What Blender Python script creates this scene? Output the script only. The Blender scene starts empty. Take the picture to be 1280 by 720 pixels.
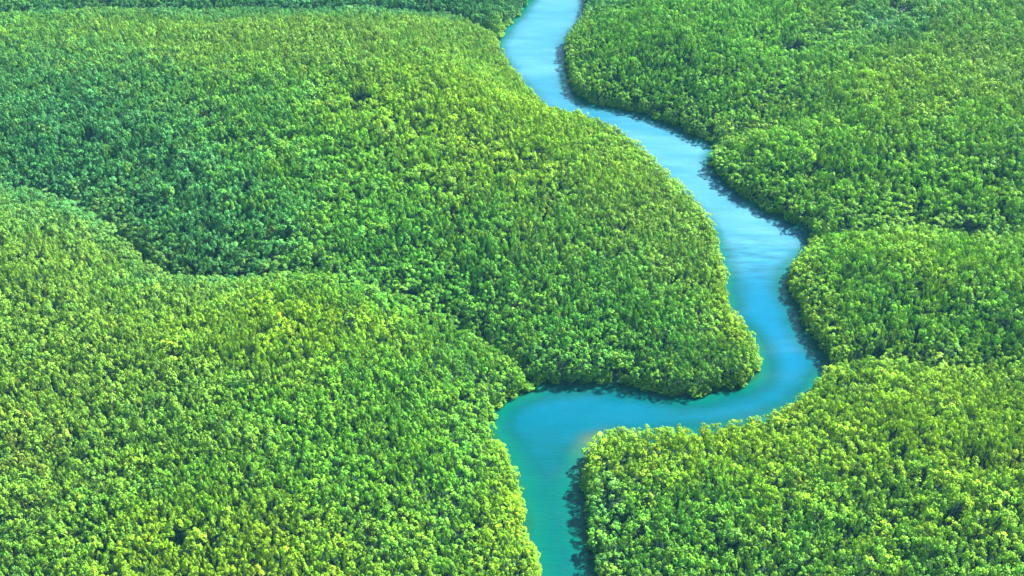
import bpy, math, random
import numpy as np
from mathutils import Vector, Matrix

random.seed(11)
rng = np.random.default_rng(7)
R = math.radians
scene = bpy.context.scene
COL = scene.collection

# ------------------------------------------------------------------ settings
CAM_H = 330.0
PITCH = R(34.0)
HFOV = R(45.0)
SUN_EL, SUN_AZ = R(39.5), R(48.0)      # azimuth clockwise from +Y (away from the camera)
SUN_STRENGTH = 5.0
SKY_STRENGTH = 0.05
EXPOSURE = 2.72
HAZE_DENSITY = 0.000032

# ------------------------------------------------------------------ camera
cam = bpy.data.cameras.new('camera')
cam.sensor_fit = 'HORIZONTAL'
cam.angle = HFOV
cam.clip_start, cam.clip_end = 1.0, 30000.0
cam_o = bpy.data.objects.new('camera', cam)
COL.objects.link(cam_o)
cam_o.location = (0, 0, CAM_H)
cam_o.rotation_euler = (math.pi / 2 - PITCH, 0, 0)
scene.camera = cam_o

F = 640 / math.tan(HFOV / 2)
FWD = np.array([0, math.cos(PITCH), -math.sin(PITCH)])
UP = np.array([0, math.sin(PITCH), math.cos(PITCH)])


def ground(u, v, z=0.0):
    """A photo pixel (1280 x 720) to the point at height z that it looks at."""
    d = FWD + np.array([1, 0, 0]) * (u - 640) / F - UP * (v - 360) / F
    t = (z - CAM_H) / d[2]
    return d[0] * t, d[1] * t


def project(x, y, z):
    dx, dy, dz = x, y, z - CAM_H
    dep = dy * FWD[1] + dz * FWD[2]
    return 640 + F * dx / dep, 360 - F * (dy * UP[1] + dz * UP[2]) / dep, dep


# ------------------------------------------------------------------ shape of the land
ZC = 7.0      # height of the canopy edge where it hides the water behind it
# left bank of the river going upstream (u, v, z)
left = [(700, 860, ZC), (675, 720, ZC), (669, 690, ZC), (659, 660, ZC), (651, 622, ZC), (646, 590, ZC), (638, 565, ZC), (625, 543, ZC),
        (609, 521, ZC), (616, 512, 0), (630, 503, 0), (652, 493, 0), (668, 484, 1), (680, 478, 0), (697, 480, 0), (722, 480, 0),
        (760, 479, 0), (810, 488, 0), (850, 494, 0), (880, 493, 0), (905, 487, 0), (927, 478, 2), (943, 465, 4), (950, 447, ZC), (945, 422, ZC),
        (931, 400, ZC), (912, 380, ZC), (908, 358, ZC), (905, 325, ZC), (898, 292, ZC), (884, 265, ZC), (861, 240, ZC),
        (836, 217, ZC), (815, 197, ZC), (797, 179, ZC), (772, 160, ZC), (750, 153, ZC), (720, 146, ZC), (690, 136, ZC),
        (665, 112, ZC), (645, 88, ZC), (633, 70, ZC), (621, 47, ZC), (632, 36, 0), (645, 22, 0), (655, 10, 0), (664, 0, 0), (690, -40, 0), (700, -90, 0)]
right = [(772, 860, 0), (751, 720, 0), (741, 690, 0), (733, 655, 0), (733, 622, 0), (732, 592, 0), (736, 568, 2), (746, 548, 5), (775, 536, ZC),
         (810, 536, ZC), (875, 532, ZC), (925, 525, ZC), (960, 517, ZC), (985, 503, ZC), (1008, 486, ZC), (1028, 466, ZC), (1041, 457, 0),
         (1027, 438, 0), (1010, 416, 0), (998, 386, 0), (988, 360, 2), (989, 337, 3), (1000, 317, 5), (1016, 299, ZC), (1012, 289, 0),
         (990, 280, 0), (961, 265, 0), (940, 251, 0), (915, 234, 0), (897, 219, 0), (889, 203, 2), (895, 186, 2), (893, 180, 0), (872, 172, 0), (852, 161, 0), (828, 151, 0),
         (800, 142, 0), (775, 134, 0), (742, 130, 0), (723, 120, 0), (714, 106, 0), (709, 82, 1), (708, 52, 2), (732, 15, 4),
         (733, 0, 4), (730, -40, 3), (735, -90, 0)]
river_poly = np.array([ground(*p) for p in left] + [ground(*p) for p in reversed(right)])

# narrow side creeks, mostly hidden behind the canopy in front of them: (u, v, z) of the near canopy edge, half width, metres behind the edge
creeks = [
    ([(-120, 226), (0, 232), (50, 239), (85, 251), (120, 271), (142, 284), (172, 311), (205, 343), (225, 350)], 1.2, 5.0),
    ([(575, 412), (620, 436), (655, 462), (668, 476)], 1.2, 4.0),
    ([(1018, 296), (1050, 292), (1080, 288), (1110, 284), (1150, 284), (1200, 292), (1260, 292)], 2.6, 4.2),
    ([(1036, 458), (1068, 447), (1100, 450), (1150, 458), (1215, 462)], 2.2, 3.6),
    ([(890, 182), (905, 172), (930, 164)], 3.0, 3.0),
    ([(-140, 22), (0, 18), (120, 12), (240, 14), (380, 13), (480, 13), (560, 18), (600, 32), (622, 44)], 3.0, 6.0),
]
valley = [(-120, 226), (0, 232), (50, 239), (85, 251), (120, 271), (142, 284), (172, 311), (205, 343), (240, 353), (320, 363), (420, 371), (490, 377), (560, 402), (620, 436), (655, 462), (668, 476)]
fold = [(893, 180), (925, 168), (960, 135), (985, 98), (1030, 70), (1075, 62), (1118, 46), (1170, -10)]
creek_lines = []
for pts, hw, back in creeks:
    g = []
    for u, v in pts:
        x, y = ground(u, v, 8.0)
        n = math.hypot(x, y)
        g.append((x + x / n * back, y + y / n * back))
    creek_lines.append((np.array(g), hw))


valley_line = []
for u, v in valley:
    x, y = ground(u, v, 8.0)
    valley_line.append((x, y + 5.0))
valley_line = np.array(valley_line)
fold_line = np.array([ground(u, v, 8.0) for u, v in fold])


def seg_dist(px, py, pts, closed):
    d = np.full(px.shape, 1e9)
    n = len(pts)
    for i in range(n if closed else n - 1):
        a, b = pts[i], pts[(i + 1) % n]
        ex, ey = b - a
        t = np.clip(((px - a[0]) * ex + (py - a[1]) * ey) / (ex * ex + ey * ey + 1e-9), 0, 1)
        d = np.minimum(d, np.hypot(px - a[0] - t * ex, py - a[1] - t * ey))
    return d


def inside(px, py, pts):
    c = np.zeros(px.shape, bool)
    n = len(pts)
    for i in range(n):
        (x1, y1), (x2, y2) = pts[i], pts[(i + 1) % n]
        if y1 == y2:
            continue
        c ^= ((y1 > py) != (y2 > py)) & (px < (x2 - x1) * (py - y1) / (y2 - y1) + x1)
    return c


_tab = rng.random((64, 64))


def noise(x, y, s, ox=0.0):
    """Value noise, 0..1."""
    x, y = np.asarray(x) / s + 17.3 + ox, np.asarray(y) / s + 5.7 + ox * 1.7
    xi, yi = np.floor(x).astype(int), np.floor(y).astype(int)
    fx, fy = x - xi, y - yi
    fx, fy = fx * fx * (3 - 2 * fx), fy * fy * (3 - 2 * fy)
    t = lambda i, j: _tab[i % 64, j % 64]
    a = t(xi, yi) * (1 - fx) + t(xi + 1, yi) * fx
    b = t(xi, yi + 1) * (1 - fx) + t(xi + 1, yi + 1) * fx
    return a * (1 - fy) + b * fy


def sstep(a, b, x):
    t = np.clip((x - a) / (b - a), 0, 1)
    return t * t * (3 - 2 * t)


def shore(x, y):
    """Signed distance to the water's edge in metres, negative over water."""
    d = seg_dist(x, y, river_poly, True)
    d = np.where(inside(x, y, river_poly), -d, d)
    for pts, hw in creek_lines:
        d = np.minimum(d, seg_dist(x, y, pts, False) - hw)
    return d + (noise(x, y, 9.0, 3.1) - 0.5) * 2.4 + (noise(x, y, 3.5, 1.1) - 0.5) * 1.4


# gentle rises under the forest: photo pixel of the top, height, radius x, radius y (metres)
hills = [((540, 165), 24, 170, 130), ((380, 520), 9, 120, 90), ((60, 340), 11, 90, 55), ((1050, 30), 14, 130, 130), ((1200, 190), 12, 80, 80), ((960, 220), 6, 50, 50), ((830, 70), 6, 60, 90),
         ((1150, 570), 6, 110, 70), ((1180, 370), 8, 80, 45), ((120, 120), 5, 90, 70)]
hills = [(ground(*p), h, rx, ry) for p, h, rx, ry in hills]


def land_z(x, y, s):
    z = np.zeros(np.shape(x))
    for (hx, hy), h, rx, ry in hills:
        z = z + h * np.exp(-((x - hx) / rx) ** 2 - ((y - hy) / ry) ** 2)
    z = 0.45 + z * sstep(2, 70, s)
    bed = np.clip(s * 0.35, -3.0, 0) - 0.25
    return np.where(s > 0, -0.25 + (z + 0.25) * sstep(0, 3.0, s), bed)


# ------------------------------------------------------------------ materials
def new_mat(name):
    m = bpy.data.materials.new(name)
    m.use_nodes = True
    nt = m.node_tree
    nt.nodes.clear()
    out = nt.nodes.new('ShaderNodeOutputMaterial')
    return m, nt, out


def N(nt, kind, **kw):
    n = nt.nodes.new(kind)
    for k, v in kw.items():
        setattr(n, k, v)
    return n


def leaf_material():
    m, nt, out = new_mat('mangrove_leaves')
    tint = N(nt, 'ShaderNodeAttribute', attribute_type='INSTANCER', attribute_name='tint')
    var = N(nt, 'ShaderNodeAttribute', attribute_type='GEOMETRY', attribute_name='leafvar')
    hsv = N(nt, 'ShaderNodeHueSaturation')
    hue = N(nt, 'ShaderNodeMapRange'); hue.inputs[3].default_value, hue.inputs[4].default_value = 0.475, 0.52
    val = N(nt, 'ShaderNodeMapRange'); val.inputs[3].default_value, val.inputs[4].default_value = 0.40, 1.9
    sep = N(nt, 'ShaderNodeSeparateColor')
    nt.links.new(var.outputs['Color'], sep.inputs[0])
    nt.links.new(sep.outputs[0], hue.inputs[0])
    nt.links.new(sep.outputs[1], val.inputs[0])
    nt.links.new(hue.outputs[0], hsv.inputs['Hue'])
    nt.links.new(val.outputs[0], hsv.inputs['Value'])
    nt.links.new(tint.outputs['Color'], hsv.inputs['Color'])
    p = N(nt, 'ShaderNodeBsdfPrincipled')
    nt.links.new(hsv.outputs[0], p.inputs['Base Color'])
    p.inputs['Roughness'].default_value = 0.5
    p.inputs['Specular IOR Level'].default_value = 0.06
    tr = N(nt, 'ShaderNodeBsdfTranslucent')
    mul = N(nt, 'ShaderNodeMixRGB', blend_type='MULTIPLY'); mul.inputs[0].default_value = 1
    mul.inputs[2].default_value = (1.25, 1.15, 0.45, 1)
    nt.links.new(hsv.outputs[0], mul.inputs[1])
    nt.links.new(mul.outputs[0], tr.inputs[0])
    mx = N(nt, 'ShaderNodeMixShader'); mx.inputs[0].default_value = 0.11
    nt.links.new(p.outputs[0], mx.inputs[1]); nt.links.new(tr.outputs[0], mx.inputs[2])
    nt.links.new(mx.outputs[0], out.inputs['Surface'])
    return m


def bark_material():
    m, nt, out = new_mat('mangrove_bark')
    tc = N(nt, 'ShaderNodeTexCoord')
    nz = N(nt, 'ShaderNodeTexNoise'); nz.inputs['Scale'].default_value = 3.0; nz.inputs['Detail'].default_value = 6
    nt.links.new(tc.outputs['Object'], nz.inputs['Vector'])
    cr = N(nt, 'ShaderNodeValToRGB')
    cr.color_ramp.elements[0].color = (0.03, 0.035, 0.022, 1); cr.color_ramp.elements[1].color = (0.09, 0.09, 0.06, 1)
    nt.links.new(nz.outputs[0], cr.inputs[0])
    p = N(nt, 'ShaderNodeBsdfPrincipled'); p.inputs['Roughness'].default_value = 0.9; p.inputs['Specular IOR Level'].default_value = 0.1
    nt.links.new(cr.outputs[0], p.inputs['Base Color'])
    nt.links.new(p.outputs[0], out.inputs['Surface'])
    return m


def mud_material():
    m, nt, out = new_mat('mangrove_mud')
    tc = N(nt, 'ShaderNodeTexCoord')
    nz = N(nt, 'ShaderNodeTexNoise'); nz.inputs['Scale'].default_value = 0.12; nz.inputs['Detail'].default_value = 8
    nt.links.new(tc.outputs['Object'], nz.inputs['Vector'])
    cr = N(nt, 'ShaderNodeValToRGB')
    cr.color_ramp.elements[0].color = (0.004, 0.022, 0.012, 1); cr.color_ramp.elements[1].color = (0.010, 0.040, 0.018, 1)
    cr.color_ramp.elements[0].position = 0.35; cr.color_ramp.elements[1].position = 0.7
    nt.links.new(nz.outputs[0], cr.inputs[0])
    p = N(nt, 'ShaderNodeBsdfPrincipled'); p.inputs['Roughness'].default_value = 0.85; p.inputs['Specular IOR Level'].default_value = 0.1
    nt.links.new(cr.outputs[0], p.inputs['Base Color'])
    bp = N(nt, 'ShaderNodeBump'); bp.inputs['Distance'].default_value = 0.4
    nt.links.new(nz.outputs[0], bp.inputs['Height']); nt.links.new(bp.outputs[0], p.inputs['Normal'])
    nt.links.new(p.outputs[0], out.inputs['Surface'])
    return m


def water_material():
    """Turbid tropical water: the colour of the water column by depth (vertex attribute), under a wind-ruffled clear surface."""
    m, nt, out = new_mat('river_water')
    dep = N(nt, 'ShaderNodeAttribute', attribute_type='GEOMETRY', attribute_name='depth')
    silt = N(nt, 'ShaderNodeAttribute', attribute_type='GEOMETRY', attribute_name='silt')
    tc = N(nt, 'ShaderNodeTexCoord')
    nz = N(nt, 'ShaderNodeTexNoise'); nz.inputs['Scale'].default_value = 0.05; nz.inputs['Detail'].default_value = 5
    nt.links.new(tc.outputs['Object'], nz.inputs['Vector'])
    add = N(nt, 'ShaderNodeMath', operation='MULTIPLY_ADD'); add.inputs[1].default_value = 0.3
    nt.links.new(nz.outputs[0], add.inputs[0]); nt.links.new(dep.outputs['Fac'], add.inputs[2])
    sub = N(nt, 'ShaderNodeMath', operation='SUBTRACT'); sub.inputs[1].default_value = 0.15
    nt.links.new(add.outputs[0], sub.inputs[0])
    cr = N(nt, 'ShaderNodeValToRGB'); e = cr.color_ramp.elements
    e[0].position, e[0].color = 0.0, (0.004, 0.05, 0.022, 1)
    e[1].position, e[1].color = 1.0, (0.0, 0.066, 0.124, 1)
    n = e.new(0.14); n.color = (0.0, 0.060, 0.044, 1)
    n = e.new(0.42); n.color = (0.0, 0.044, 0.050, 1)
    nt.links.new(sub.outputs[0], cr.inputs[0])
    mx = N(nt, 'ShaderNodeMixRGB'); mx.inputs[2].default_value = (0.040, 0.135, 0.185, 1)  # paler base colour stands in for the sky's reflection on the upper reach
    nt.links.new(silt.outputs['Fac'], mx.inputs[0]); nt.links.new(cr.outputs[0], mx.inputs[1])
    # wind streaks and cat's paws, glints and dark bands painted into the base colour: long across the current, a few metres wide
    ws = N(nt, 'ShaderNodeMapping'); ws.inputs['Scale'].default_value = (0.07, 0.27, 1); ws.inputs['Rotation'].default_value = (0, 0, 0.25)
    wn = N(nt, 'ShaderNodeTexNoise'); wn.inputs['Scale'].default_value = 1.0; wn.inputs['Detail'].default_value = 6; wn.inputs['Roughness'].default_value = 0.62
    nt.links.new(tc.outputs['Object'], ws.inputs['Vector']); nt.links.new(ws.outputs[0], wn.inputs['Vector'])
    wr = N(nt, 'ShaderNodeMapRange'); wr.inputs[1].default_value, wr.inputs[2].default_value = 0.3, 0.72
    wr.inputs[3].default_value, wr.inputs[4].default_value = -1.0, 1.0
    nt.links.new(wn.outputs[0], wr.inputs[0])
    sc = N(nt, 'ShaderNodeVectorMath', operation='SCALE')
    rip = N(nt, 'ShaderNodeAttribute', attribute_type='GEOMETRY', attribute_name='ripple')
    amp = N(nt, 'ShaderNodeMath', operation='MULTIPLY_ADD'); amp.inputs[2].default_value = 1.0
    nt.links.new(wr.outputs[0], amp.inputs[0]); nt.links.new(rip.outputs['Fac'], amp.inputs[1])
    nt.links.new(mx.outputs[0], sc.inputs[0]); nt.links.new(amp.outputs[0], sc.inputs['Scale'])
    sho = N(nt, 'ShaderNodeAttribute', attribute_type='GEOMETRY', attribute_name='shoal')
    mx2 = N(nt, 'ShaderNodeMixRGB'); mx2.inputs[2].default_value = (0.050, 0.068, 0.034, 1)
    nt.links.new(sho.outputs['Fac'], mx2.inputs[0]); nt.links.new(sc.outputs[0], mx2.inputs[1])
    p = N(nt, 'ShaderNodeBsdfPrincipled'); p.inputs['IOR'].default_value = 1.333; p.inputs['Specular IOR Level'].default_value = 0.2
    nt.links.new(mx2.outputs[0], p.inputs['Base Color'])
    nz2 = N(nt, 'ShaderNodeTexNoise'); nz2.inputs['Scale'].default_value = 0.03; nz2.inputs['Detail'].default_value = 3
    st = N(nt, 'ShaderNodeMapping'); st.inputs['Scale'].default_value = (0.6, 2.0, 1)
    nt.links.new(tc.outputs['Object'], st.inputs['Vector']); nt.links.new(st.outputs[0], nz2.inputs['Vector'])
    mr = N(nt, 'ShaderNodeMapRange'); mr.inputs[1].default_value, mr.inputs[2].default_value = 0.35, 0.7
    mr.inputs[3].default_value, mr.inputs[4].default_value = 0.08, 0.3
    nt.links.new(nz2.outputs[0], mr.inputs[0]); nt.links.new(mr.outputs[0], p.inputs['Roughness'])
    wv = N(nt, 'ShaderNodeTexNoise'); wv.inputs['Scale'].default_value = 0.5; wv.inputs['Detail'].default_value = 4
    nt.links.new(st.outputs[0], wv.inputs['Vector'])
    bp = N(nt, 'ShaderNodeBump'); bp.inputs['Distance'].default_value = 0.25; bp.inputs['Strength'].default_value = 0.5
    nt.links.new(wv.outputs[0], bp.inputs['Height']); nt.links.new(bp.outputs[0], p.inputs['Normal'])
    nt.links.new(p.outputs[0], out.inputs['Surface'])
    return m


LEAF, BARK, MUD, WATER = leaf_material(), bark_material(), mud_material(), water_material()


# ------------------------------------------------------------------ sheets: ground and river
def sheet(name, xs, ys, zfun, mat, keep=None, attrs=()):
    X, Y = np.meshgrid(xs, ys)
    S = shore(X.ravel(), Y.ravel()).reshape(X.shape)
    Z = zfun(X, Y, S)
    nx, ny = len(xs), len(ys)
    idx = np.arange(nx * ny).reshape(ny, nx)
    quads = np.stack([idx[:-1, :-1], idx[:-1, 1:], idx[1:, 1:], idx[1:, :-1]], -1).reshape(-1, 4)
    if keep is not None:
        quads = quads[keep(S).ravel()[quads].any(1)]
    used, inv = np.unique(quads, return_inverse=True)
    co = np.stack([X.ravel(), Y.ravel(), Z.ravel()], -1)[used]
    me = bpy.data.meshes.new(name)
    me.from_pydata(co.tolist(), [], inv.reshape(-1, 4).tolist())
    for an, fn in attrs:
        a = me.attributes.new(an, 'FLOAT', 'POINT')
        a.data.foreach_set('value', fn(X, Y, S).ravel()[used].astype(np.float32))
    me.polygons.foreach_set('use_smooth', [True] * len(me.polygons))
    me.materials.append(mat)
    o = bpy.data.objects.new(name, me)
    COL.objects.link(o)
    o['kind'] = 'structure'
    return o


def spread(lo, hi, step, far):
    mid = np.arange(lo, hi + step, step)
    g, outs = step, []
    x = 0
    while x < far:
        g *= 1.35
        x += g
        outs.append(x)
    outs = np.array(outs)
    return np.concatenate([lo - outs[::-1], mid, mid[-1] + outs])


sheet('ground', spread(-560, 560, 4.5, 6500), spread(240, 1150, 4.5, 6500), lambda X, Y, S: land_z(X, Y, S), MUD)

SHOAL = ground(738, 540)
SKY_SHEENS = [(ground(690, 60), 70, 120, 0.75), (ground(850, 205), 75, 75, 1.0), (ground(930, 282), 45, 38, 0.9), (ground(690, -20), 60, 80, 0.9)]  # where reflected sky is painted into the water: centre, radii, strength


def depth_f(X, Y, S):
    d = np.clip((-S) / 13.0, 0, 1)
    near = sstep(450, 335, Y) * 0.62                  # the lower reach is shallower and greener
    return np.clip(d - near * d, 0, 1)


def shoal_f(X, Y, S):
    a = np.exp(-((X - SHOAL[0] + 1.0) / 7) ** 2 - ((Y - SHOAL[1] - 2) / 14) ** 2) * 1.1
    return np.minimum(1, a) * (0.6 + 0.6 * noise(X, Y, 4.0, 5.5)) * sstep(-14, -3.0, S)


RIPPLE_GLINT = ground(938, 320)


def ripple_glint_f(X, Y, S):
    return 0.07 + 0.38 * np.exp(-((X - RIPPLE_GLINT[0]) / 22) ** 2 - ((Y - RIPPLE_GLINT[1]) / 20) ** 2) + 0.05 * sstep(480, 700, Y)  # how strongly the painted ripple glints lighten and darken the water


def sky_sheen_f(X, Y, S):
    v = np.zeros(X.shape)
    for (cx, cy), rx, ry, a in SKY_SHEENS:
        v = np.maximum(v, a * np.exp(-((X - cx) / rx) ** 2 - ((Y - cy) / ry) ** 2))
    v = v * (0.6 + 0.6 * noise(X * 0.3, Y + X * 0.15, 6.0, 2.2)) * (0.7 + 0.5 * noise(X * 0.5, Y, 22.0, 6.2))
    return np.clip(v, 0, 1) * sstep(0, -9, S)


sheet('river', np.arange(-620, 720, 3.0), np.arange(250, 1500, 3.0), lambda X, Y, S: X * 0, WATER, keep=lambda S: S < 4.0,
      attrs=[('depth', depth_f), ('silt', sky_sheen_f), ('shoal', shoal_f), ('ripple', ripple_glint_f)])


# ------------------------------------------------------------------ tree forms
def leaf_quad(c, n, size, spin, verts, faces, cols, col):
    n = n / np.linalg.norm(n)
    t = np.cross(n, [0.3, 0.2, 1.0] if abs(n[2]) < 0.9 else [1, 0, 0])
    t /= np.linalg.norm(t)
    b = np.cross(n, t)
    ca, sa = math.cos(spin), math.sin(spin)
    u, w = t * ca + b * sa, -t * sa + b * ca
    i = len(verts)
    L, W = size, size * 0.6
    verts += [c - u * L, c + w * W, c + u * L - n * size * 0.18, c - w * W]
    faces.append((i, i + 1, i + 2, i + 3))
    cols.append(col)


def crown_mesh(name, g, rad, depth, top, tufts, leaves, skirt=0.0, spiky=0.0):
    """A mangrove crown: leaf tufts on branch ends through a flattened dome of the given radius; its top stands at height top."""
    verts, faces, cols = [], [], []
    golden = math.pi * (3 - 5 ** 0.5)
    for k in range(tufts):
        f = (k + 0.5) / tufts
        el = 1 - f * (1.15 + skirt)                   # z of the direction on the dome, below the rim where there is a skirt
        el = np.clip(el + g.uniform(-0.12, 0.12), -0.85, 1)
        az = k * golden + g.uniform(-0.5, 0.5)
        rr = math.sqrt(max(0.0, 1 - el * el))
        rr = min(1.0, rr + (0.18 if el < 0 else 0))
        q = g.uniform(0.72, 1.08) + (g.uniform(0, spiky) if el > 0.4 else 0)
        c = np.array([rr * math.cos(az) * rad * q, rr * math.sin(az) * rad * q, top - depth + el * depth * q * 0.92])
        tr = rad * g.uniform(0.30, 0.50)              # tuft radius
        tone = g.uniform(0, 1)
        hue = g.uniform(0, 1)
        axis = np.array([rr * math.cos(az), rr * math.sin(az), el + 0.5])
        axis /= np.linalg.norm(axis)
        for j in range(leaves):
            d = g.normal(size=3)
            d /= np.linalg.norm(d)
            if d @ axis < -0.35:
                d = -d
            r = tr * (0.45 + 0.6 * g.random() ** 0.5)
            n = d * 0.75 + axis * 0.35 + np.array([0, 0, 0.35]) + g.normal(size=3) * 0.32
            leaf_quad(c + d * r * np.array([1, 1, 0.85]), n, rad * g.uniform(0.075, 0.15), g.uniform(0, 6.28), verts, faces, cols,
                      (float(np.clip(hue * 0.6 + g.uniform(0, 0.4), 0, 1)), float(np.clip(tone * 0.65 + g.uniform(0, 0.35), 0, 1)), 0.0, 1.0))
    me = bpy.data.meshes.new(name)
    me.from_pydata([tuple(v) for v in verts], [], faces)
    a = me.color_attributes.new('leafvar', 'FLOAT_COLOR', 'CORNER')
    buf = np.repeat(np.array(cols, np.float32), 4, axis=0)
    a.data.foreach_set('color', buf.ravel())
    me.materials.append(LEAF)
    return me


def tube(path, radii, verts, faces, n=7):
    rings = []
    for i, (p, r) in enumerate(zip(path, radii)):
        p = Vector(p)
        q = Vector(path[min(i + 1, len(path) - 1)]) - Vector(path[max(i - 1, 0)])
        q.normalize()
        s = q.cross(Vector((0.2, 1, 0.1))).normalized()
        t = q.cross(s)
        ring = []
        for k in range(n):
            a = 2 * math.pi * k / n
            ring.append(len(verts))
            verts.append(tuple(p + (s * math.cos(a) + t * math.sin(a)) * r))
        rings.append(ring)
    for a, b in zip(rings, rings[1:]):
        for k in range(n):
            faces.append((a[k], a[(k + 1) % n], b[(k + 1) % n], b[k]))
    faces.append(tuple(reversed(rings[0])))
    faces.append(tuple(rings[-1]))


def trunk_mesh(name, g, rad, top, depth):
    """A tapered leaning stem with limbs up into the crown and arching stilt roots."""
    verts, faces = [], []
    lean = g.uniform(-0.35, 0.35, 2)
    path = [(lean[0] * t * t, lean[1] * t * t, 0.7 + t * (top - depth * 0.5 - 0.7)) for t in (0, .25, .5, .75, 1)]
    tube(path, [0.17, 0.15, 0.125, 0.1, 0.06], verts, faces)
    for k in range(6):
        a = k * 1.05 + g.uniform(-0.3, 0.3)
        s = Vector(path[2 + k % 2])
        e = s + Vector((math.cos(a) * rad * 0.7, math.sin(a) * rad * 0.7, depth * g.uniform(0.35, 0.8)))
        tube([tuple(s), tuple(s.lerp(e, 0.5) + Vector((0, 0, -0.12))), tuple(e)], [0.07, 0.05, 0.025], verts, faces, 5)
    for k in range(6):
        a = k * 1.05 + 0.4 + g.uniform(-0.3, 0.3)
        r = g.uniform(0.8, 1.4)
        tube([(0, 0, g.uniform(0.9, 1.6)), (math.cos(a) * r * 0.6, math.sin(a) * r * 0.6, 0.75), (math.cos(a) * r, math.sin(a) * r, -0.35)],
             [0.06, 0.055, 0.04], verts, faces, 5)
    me = bpy.data.meshes.new(name)
    me.from_pydata(verts, [], faces)
    me.materials.append(BARK)
    return me


# unit forms: radius about 2.2 m, top at 8 m
RAD0, TOP0 = 2.2, 8.0
FORMS = []
NF = 12
for k in range(NF):
    g = np.random.default_rng(100 + k)
    kind = 'round' if k < 6 else ('tall' if k < 9 else 'edge')
    depth = {'round': 1.9, 'tall': 3.3, 'edge': 3.2}[kind] * g.uniform(0.9, 1.1)
    c = crown_mesh('mangrove_crown', g, RAD0 * g.uniform(0.95, 1.1), depth, TOP0, {'round': 11, 'tall': 13, 'edge': 20}[kind], 40,
                   skirt=0.9 if kind == 'edge' else 0.15, spiky=0.35 if kind == 'tall' else 0.15)
    t = trunk_mesh('mangrove_trunk', g, RAD0, TOP0, depth)
    FORMS.append((c, t))

# ------------------------------------------------------------------ where trees stand
half = math.tan(HFOV / 2)


def scatter(n_try, rmin, rmax, radius_fun, accept):
    cell = rmax * 1.45
    grid, out = {}, []
    ys = 265 + (1130 - 265) * rng.random(n_try * 4)
    xs = (rng.random(n_try * 4) * 2 - 1) * 560
    dep = ys * math.cos(PITCH) + CAM_H * math.sin(PITCH)
    ok = np.abs(xs) < dep * half + 70
    xs, ys = xs[ok][:n_try], ys[ok][:n_try]
    S = shore(xs, ys)
    rad = radius_fun(xs, ys, S)
    ok = accept(xs, ys, S)
    for x, y, r, s in zip(xs[ok].tolist(), ys[ok].tolist(), rad[ok].tolist(), S[ok].tolist()):
        ci, cj = int(x // cell), int(y // cell)
        good = True
        for i in (ci - 1, ci, ci + 1):
            for j in (cj - 1, cj, cj + 1):
                for (qx, qy, qr) in grid.get((i, j), ()):
                    dd = (r + qr) * 0.755
                    if (x - qx) ** 2 + (y - qy) ** 2 < dd * dd:
                        good = False
                        break
                if not good:
                    break
            if not good:
                break
        if good:
            grid.setdefault((ci, cj), []).append((x, y, r))
            out.append((x, y, r, s))
    return np.array(out)


ROUGH = [(ground(430, 240, 8), 130, 120), (ground(1130, 150, 8), 160, 200), (ground(180, 250, 8), 80, 70), (ground(870, 640, 8), 70, 40), (ground(1200, 680, 8), 60, 30)]
GAPS = [(ground(985, 96), 9), (ground(1118, 48), 12), (ground(455, 190), 8), (ground(290, 230), 6), (ground(115, 207), 7), (ground(1205, 616), 5),
        (ground(765, 655), 4.5), (ground(1052, 706), 4.5), (ground(1105, 690), 4), (ground(545, 206), 4), (ground(230, 105), 5), (ground(1190, 300), 4), (ground(795, 668), 3)]


def rough_f(x, y):
    v = np.zeros(np.shape(x))
    for (cx, cy), rx, ry in ROUGH:
        v = np.maximum(v, np.exp(-((x - cx) / rx) ** 2 - ((y - cy) / ry) ** 2))
    return v


def radius_f(x, y, S):
    r = 1.75 + 0.75 * rough_f(x, y) + (noise(x, y, 15, 8.0) - 0.5) * 1.1
    r = r * (0.72 + 0.62 * rng.random(x.shape) ** 1.4)
    return np.clip(np.where(rng.random(x.shape) < 0.05, r * 1.45, r), 1.15, 3.6)      # here and there a big old tree


def accept_f(x, y, S):
    ok = S > 1.3
    for (gx, gy), gr in GAPS:
        ok &= ((x - gx) ** 2 + (y - gy) ** 2) > gr * gr * (0.6 + 0.8 * noise(x, y, 3.0, 1.0))
    return ok


trees = scatter(185000, 1.15, 3.6, radius_f, accept_f)
tx, ty, tr, ts = trees.T
nT = len(trees)
rough = rough_f(tx, ty)
hs = np.minimum(np.minimum(ts, seg_dist(tx, ty, valley_line, False)), seg_dist(tx, ty, fold_line, False) + 3)     # the canopy swells from the water's edge and from the valley
top = 6.3 + 8.5 * np.sqrt(1 - (1 - np.clip(hs / 48, 0, 1)) ** 2) + (noise(tx, ty, 24, 4.0) - 0.5) * 3.4 * sstep(-6, 20, hs) + (rng.random(nT) - 0.5) * (2.8 + 2.8 * rough) * sstep(-5, 14, hs) + (tr - 1.75) * 1.3 * sstep(-4, 10, hs)
tz = land_z(tx, ty, ts)

# ------------------------------------------------------------------ leaf colours, blended patch by patch
TINTS = {
    'yellow green': (0.152, 0.272, 0.008),
    'bright green': (0.092, 0.255, 0.014),
    'mid green': (0.056, 0.205, 0.018),
    'deep green': (0.036, 0.160, 0.044),
    'olive green': (0.122, 0.230, 0.024),
    'russet tinged': (0.200, 0.180, 0.020),
}
TN = list(TINTS)
TV = np.array([TINTS[k] for k in TN])
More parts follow.
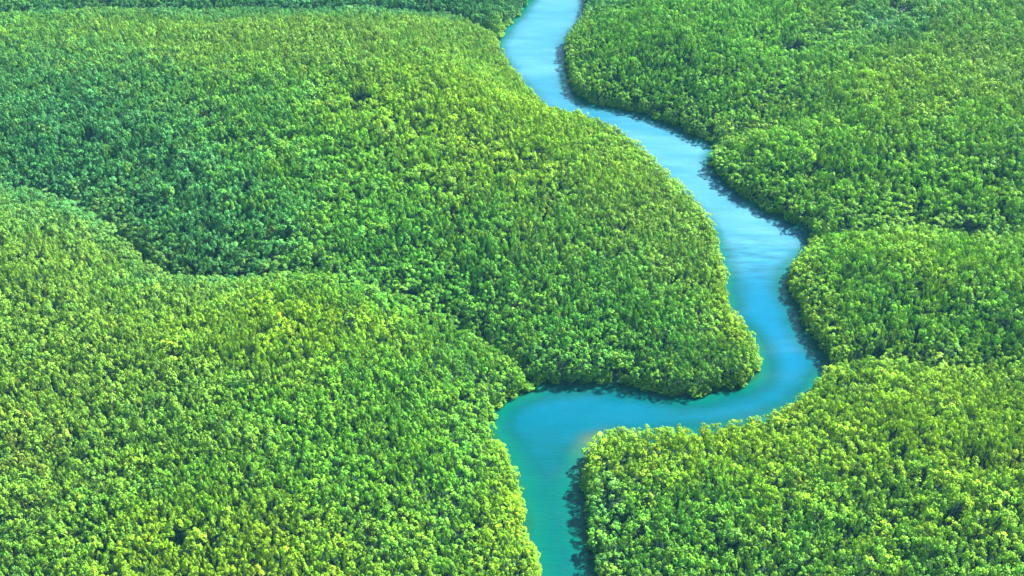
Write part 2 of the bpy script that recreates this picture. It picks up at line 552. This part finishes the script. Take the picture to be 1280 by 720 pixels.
# (u, v, radius u, radius v, weight, tint) in the photo, laid on the ground
STANDS = [
    (120, 470, 260, 120, 1.0, 'olive green'), (60, 310, 150, 60, 1.3, 'olive green'), (340, 420, 130, 45, 1.5, 'yellow green'), (480, 560, 200, 120, 0.8, 'bright green'),
    (640, 640, 30, 120, 1.0, 'yellow green'), (300, 700, 160, 50, 1.1, 'yellow green'), (30, 560, 60, 60, 0.12, 'russet tinged'), (300, 715, 60, 14, 0.3, 'russet tinged'),
    (140, 240, 190, 90, 1.2, 'deep green'), (60, 150, 150, 80, 0.8, 'deep green'), (270, 290, 90, 60, 1.6, 'deep green'), (380, 230, 120, 90, 1.0, 'bright green'),
    (620, 180, 170, 70, 1.3, 'yellow green'), (400, 60, 260, 50, 1.1, 'olive green'), (560, 330, 220, 80, 1.0, 'mid green'), (800, 430, 130, 70, 1.0, 'mid green'),
    (850, 280, 60, 90, 1.2, 'olive green'), (905, 390, 30, 60, 0.9, 'yellow green'), (700, 300, 120, 70, 0.7, 'olive green'), (460, 0, 300, 18, 3.5, 'deep green'),
    (860, 80, 160, 100, 1.7, 'bright green'), (900, 60, 160, 80, 0.5, 'mid green'), (1240, 100, 110, 50, 0.9, 'olive green'), (1000, 220, 110, 70, 1.2, 'bright green'), (1180, 220, 120, 60, 0.9, 'bright green'), (1130, 150, 60, 60, 0.5, 'yellow green'), (1080, 180, 220, 160, 0.35, 'yellow green'), (1140, 340, 150, 50, 0.5, 'yellow green'), (1115, 40, 50, 30, 0.9, 'deep green'),
    (1120, 330, 150, 45, 1.2, 'bright green'), (1010, 330, 40, 40, 0.6, 'yellow green'), (1180, 390, 160, 60, 0.6, 'bright green'), (1100, 520, 220, 70, 1.5, 'yellow green'), (1190, 565, 70, 40, 0.9, 'yellow green'),
    (860, 560, 140, 40, 1.1, 'yellow green'), (860, 640, 140, 60, 0.9, 'bright green'), (1130, 670, 180, 50, 0.5, 'mid green'), (1100, 660, 200, 60, 0.5, 'yellow green'), (780, 640, 60, 70, 0.4, 'deep green'), (1220, 660, 60, 50, 0.6, 'yellow green'),
    (975, 600, 20, 12, 0.4, 'russet tinged'), (1265, 590, 22, 14, 0.25, 'russet tinged'),
]


def tint_weights(x, y, z):
    u, v, _ = project(x, y, z)
    W = np.full((len(x), len(TN)), 0.10)
    for i, nme in enumerate(TN):
        if nme == 'russet tinged':
            W[:, i] = 0.012
    for su, sv, ru, rv, w, nme in STANDS:
        W[:, TN.index(nme)] += w * np.exp(-((u - su) / ru) ** 2 - ((v - sv) / rv) ** 2)
    for i in range(len(TN)):
        W[:, i] *= 0.6 + 1.0 * noise(x, y, 13.0, 2.7 * i + 1) * noise(x, y, 40.0, 1.3 * i + 9) * 2
    return W


def assign_tints(x, y, z):
    W = tint_weights(x, y, z) ** 1.3
    W /= W.sum(1, keepdims=True)
    cum = np.cumsum(W, 1)
    k = (rng.random(len(x))[:, None] > cum).sum(1).clip(0, len(TN) - 1)
    mean = W @ TV
    col = 0.3 * TV[k] + 0.7 * mean
    col *= (0.85 + 0.3 * rng.random(len(x)))[:, None]
    return k, col


tk, tcol = assign_tints(tx, ty, top)
form = rng.integers(0, 6, nT)
tall = rng.random(nT) < 0.4 + 0.35 * rough
form = np.where(tall, rng.integers(6, 9, nT), form)
form = np.where(ts < 3.6, rng.integers(9, 12, nT), form)
rot = rng.random(nT) * 6.283

# ------------------------------------------------------------------ the 300 that show largest
pu, pv, pd = project(tx, ty, tz + top - 1.5)
size_px = tr * F / pd
cand = np.where((pu > 14) & (pu < 1266) & (pv > 14) & (pv < 706))[0]
# stands proud enough of its neighbours to be seen
seen = []
order_c = cand[np.argsort(-size_px[cand])][:1500]
for i in order_c:
    dx, dy = tx - tx[i], ty - ty[i]
    near = (dy < 0.5) & (dy > -7) & (np.abs(dx) < tr[i] + 1.0)
    near[i] = False
    hide = (tz[near] + top[near]) - (tz[i] + top[i])
    if near.any() and (hide > 1.2).any():
        continue
    seen.append(i)
    if len(seen) == 300:
        break
big = np.array(seen)
is_big = np.zeros(nT, bool)
is_big[big] = True


# ------------------------------------------------------------------ the forest: everything else as one mass
# low mangroves hugging the water under the edge trees
fr_x = (rng.random(260000) * 2 - 1) * 560
fr_y = 265 + 865 * rng.random(260000)
fr_s = shore(fr_x, fr_y)
dep_f = fr_y * math.cos(PITCH) + CAM_H * math.sin(PITCH)
okf = (fr_s > -0.2) & (fr_s < 3.2) & (np.abs(fr_x) < dep_f * half + 70)
fr_x, fr_y, fr_s = fr_x[okf], fr_y[okf], fr_s[okf]
nF = len(fr_x)
fr_top = 2.2 + 2.4 * sstep(-0.2, 2.4, fr_s) * (0.6 + 0.8 * rng.random(nF))
fr_r = 1.0 + 0.7 * rng.random(nF)
fk, fcol = assign_tints(fr_x, fr_y, fr_top)
fr_form = rng.integers(9, 12, nF)
fr_rot = rng.random(nF) * 6.283

m = ~is_big
PX = np.concatenate([tx[m], fr_x]); PY = np.concatenate([ty[m], fr_y])
PZ = np.concatenate([tz[m] - 0.05, np.full(nF, -0.2)])
PS_xy = np.concatenate([tr[m] / RAD0 * 1.08, fr_r / RAD0]); PS_z = np.concatenate([top[m] / TOP0, fr_top / TOP0])
PF = np.concatenate([form[m], fr_form]); PR = np.concatenate([rot[m], fr_rot])
PC = np.concatenate([tcol[m], fcol])
me = bpy.data.meshes.new('mangrove_forest')
me.from_pydata(np.stack([PX, PY, PZ], -1).tolist(), [], [])
a = me.attributes.new('form', 'INT', 'POINT'); a.data.foreach_set('value', PF.astype(np.int32))
a = me.attributes.new('turn', 'FLOAT', 'POINT'); a.data.foreach_set('value', PR.astype(np.float32))
a = me.attributes.new('size', 'FLOAT_VECTOR', 'POINT')
a.data.foreach_set('vector', np.stack([PS_xy, PS_xy, PS_z], -1).astype(np.float32).ravel())
a = me.attributes.new('tint', 'FLOAT_COLOR', 'POINT')
a.data.foreach_set('color', np.concatenate([PC, np.ones((len(PC), 1))], 1).astype(np.float32).ravel())
me.materials.append(LEAF)
forest = bpy.data.objects.new('mangrove_forest', me)
COL.objects.link(forest)
forest['kind'] = 'stuff'
forest['label'] = 'dense green mangrove forest covering both banks of the winding river'
forest['category'] = 'forest'

forms_col = bpy.data.collections.new('tree_forms')      # holds the tree forms that the forest repeats
for k, (c, t) in enumerate(FORMS):
    both = bpy.data.meshes.new('mangrove_tree_form')
    nv = len(c.vertices)
    vs = [v.co[:] for v in c.vertices] + [v.co[:] for v in t.vertices]
    fs = [tuple(p.vertices) for p in c.polygons] + [tuple(i + nv for i in p.vertices) for p in t.polygons]
    both.from_pydata(vs, [], fs)
    both.materials.append(LEAF); both.materials.append(BARK)
    mi = np.concatenate([np.zeros(len(c.polygons), np.int32), np.ones(len(t.polygons), np.int32)])
    both.polygons.foreach_set('material_index', mi)
    ca = both.color_attributes.new('leafvar', 'FLOAT_COLOR', 'CORNER')
    buf = np.full((len(both.loops), 4), 0.5, np.float32)
    src = np.empty(len(c.loops) * 4, np.float32)
    c.color_attributes['leafvar'].data.foreach_get('color', src)
    buf[:len(c.loops)] = src.reshape(-1, 4)
    ca.data.foreach_set('color', buf.ravel())
    forms_col.objects.link(bpy.data.objects.new('tree_form_%02d' % k, both))

ng = bpy.data.node_groups.new('plant_forest', 'GeometryNodeTree')
ng.interface.new_socket('Geometry', in_out='INPUT', socket_type='NodeSocketGeometry')
ng.interface.new_socket('Geometry', in_out='OUTPUT', socket_type='NodeSocketGeometry')
gi, go = ng.nodes.new('NodeGroupInput'), ng.nodes.new('NodeGroupOutput')
ci = ng.nodes.new('GeometryNodeCollectionInfo')
ci.inputs['Collection'].default_value = forms_col
ci.inputs['Separate Children'].default_value = True
ci.inputs['Reset Children'].default_value = True
ip = ng.nodes.new('GeometryNodeInstanceOnPoints')
ip.inputs['Pick Instance'].default_value = True


def named(nm, dt):
    n = ng.nodes.new('GeometryNodeInputNamedAttribute')
    n.data_type = dt
    n.inputs['Name'].default_value = nm
    return next(s for s in n.outputs if s.enabled and s.name == 'Attribute')


cx = ng.nodes.new('ShaderNodeCombineXYZ')
ng.links.new(named('turn', 'FLOAT'), cx.inputs[2])
ng.links.new(gi.outputs[0], ip.inputs['Points'])
ng.links.new(ci.outputs[0], ip.inputs['Instance'])
ng.links.new(named('form', 'INT'), ip.inputs['Instance Index'])
ng.links.new(cx.outputs[0], ip.inputs['Rotation'])
ng.links.new(named('size', 'FLOAT_VECTOR'), ip.inputs['Scale'])
ng.links.new(ip.outputs[0], go.inputs[0])
md = forest.modifiers.new('plant', 'NODES')
md.node_group = ng

# ------------------------------------------------------------------ the 300 single trees, each an object of its own
col_names = ['far left', 'left', 'middle left', 'middle', 'middle right', 'right', 'far right']
info = []
for i in big:
    # colour word from the tint it really has
    c = tcol[i]
    kname = TN[int(np.argmin(((np.log(TV + 0.01) - np.log(c + 0.01)) ** 2).sum(1)))]
    info.append(dict(i=int(i), tint=kname, u=pu[i], v=pv[i], s=ts[i], r=tr[i], h=top[i]))
LIM = np.quantile([d['r'] for d in info], [0.34, 0.67])
river_mid = lambda v: 700


def bank(d):
    return 'left bank' if d['u'] < 690 else 'right bank'


def where(d):
    if d['s'] < 5:
        return 'on waterside of ' + bank(d)
    if d['s'] < 14:
        return 'behind waterside trees, ' + bank(d)
    u, v = d['u'], d['v']
    b = 'left bank' if u < 690 else 'right bank'
    cols = [(160, 'by left picture edge'), (320, 'well inland, left bank'), (500, 'midway inland, left bank'), (690, 'near river, left bank'),
            (880, 'near river, right bank'), (1080, 'midway inland, right bank'), (1281, 'by right picture edge')]
    for lim, w in cols:
        if u < lim:
            return w


ORD = ['', 'second', 'third', 'fourth', 'fifth', 'sixth', 'seventh', 'eighth', 'ninth', 'tenth', 'eleventh', 'twelfth', 'thirteenth', 'fourteenth', 'fifteenth', 'sixteenth']
cells = {}
for d in info:
    d['size'] = 'narrow' if d['r'] < LIM[0] else ('middling' if d['r'] < LIM[1] else 'broad')
    row = 'lowest in view' if d['v'] > 640 else ('low in view' if d['v'] > 520 else 'higher in view')
    cells.setdefault((d['size'], d['tint'], where(d), row), []).append(d)
for (sz, tn, wh, row), ds in cells.items():
    ds.sort(key=lambda d: d['u'])
    for n, d in enumerate(ds):
        place = '' if len(ds) == 1 else (', leftmost' if n == 0 else ', rightmost' if n == len(ds) - 1 else ', %s from left' % ORD[min(n, 15)])
        d['label'] = '%s %s mangrove %s, %s%s' % (sz, tn, wh, row, place)

for n, d in enumerate(info):
    i = d['i']
    root = bpy.data.objects.new('mangrove_tree', None)
    root.empty_display_size = 0.5
    COL.objects.link(root)
    root.location = (tx[i], ty[i], tz[i] - 0.05)
    root.rotation_euler = (0, 0, rot[i])
    root['label'], root['category'], root['group'] = d['label'], 'tree', 'largest mangrove trees of the forest in front'
    sxy = tr[i] / RAD0 * 1.08
    for nm, mesh in (('crown', FORMS[form[i]][0]), ('trunk', FORMS[form[i]][1])):
        o = bpy.data.objects.new(nm, mesh)
        COL.objects.link(o)
        o.parent = root
        o.scale = (sxy, sxy, top[i] / TOP0)
        if nm == 'crown':
            o['tint'] = [float(q) for q in tcol[i]] 
print('TREES', nT, 'FRINGE', nF, 'SINGLE', len(info), 'LABELS', len({d['label'] for d in info}))

# ------------------------------------------------------------------ air
if HAZE_DENSITY > 0:
    L = 8500.0
    z0, z1 = -4.6, CAM_H + 8
    me = bpy.data.meshes.new('haze')
    vs = [(x, y, z) for z in (z0, z1) for y in (-L, L + 600) for x in (-L, L)]
    me.from_pydata(vs, [], [(0, 2, 3, 1), (4, 5, 7, 6), (0, 1, 5, 4), (2, 6, 7, 3), (0, 4, 6, 2), (1, 3, 7, 5)])
    m, nt, out = new_mat('haze')
    pvn = N(nt, 'ShaderNodeVolumePrincipled')
    pvn.inputs['Color'].default_value = (0.16, 0.66, 0.92, 1)
    pvn.inputs['Density'].default_value = HAZE_DENSITY
    pvn.inputs['Anisotropy'].default_value = 0.0
    nt.links.new(pvn.outputs[0], out.inputs['Volume'])
    me.materials.append(m)
    o = bpy.data.objects.new('haze', me)
    COL.objects.link(o)
    o['kind'] = 'stuff'

# ------------------------------------------------------------------ light
world = bpy.data.worlds.new('World')
scene.world = world
world.use_nodes = True
nt = world.node_tree
sky = nt.nodes.new('ShaderNodeTexSky')
sky.sky_type = 'NISHITA'
sky.sun_disc = False
sky.sun_elevation, sky.sun_rotation = SUN_EL, SUN_AZ
sky.air_density, sky.dust_density, sky.ozone_density = 1.0, 0.6, 2.0
bg = nt.nodes['Background']
nt.links.new(sky.outputs[0], bg.inputs[0])
bg.inputs[1].default_value = SKY_STRENGTH
sun = bpy.data.lights.new('sun', 'SUN')
sun.energy, sun.angle, sun.color = SUN_STRENGTH, R(0.5), (1.0, 0.95, 0.86)
so = bpy.data.objects.new('sun', sun)
COL.objects.link(so)
to_sun = Vector((math.sin(SUN_AZ) * math.cos(SUN_EL), math.cos(SUN_AZ) * math.cos(SUN_EL), math.sin(SUN_EL)))
so.rotation_euler = to_sun.to_track_quat('Z', 'Y').to_euler()
so.location = to_sun * 900

vs = scene.view_settings
scene.display_settings.display_device = 'sRGB'
vs.view_transform, vs.look, vs.exposure, vs.gamma, vs.use_curve_mapping = 'Standard', 'None', EXPOSURE, 1.0, False
scene.cycles.max_bounces = 8
scene.cycles.diffuse_bounces = 4
scene.cycles.transmission_bounces = 3
scene.cycles.volume_bounces = 0
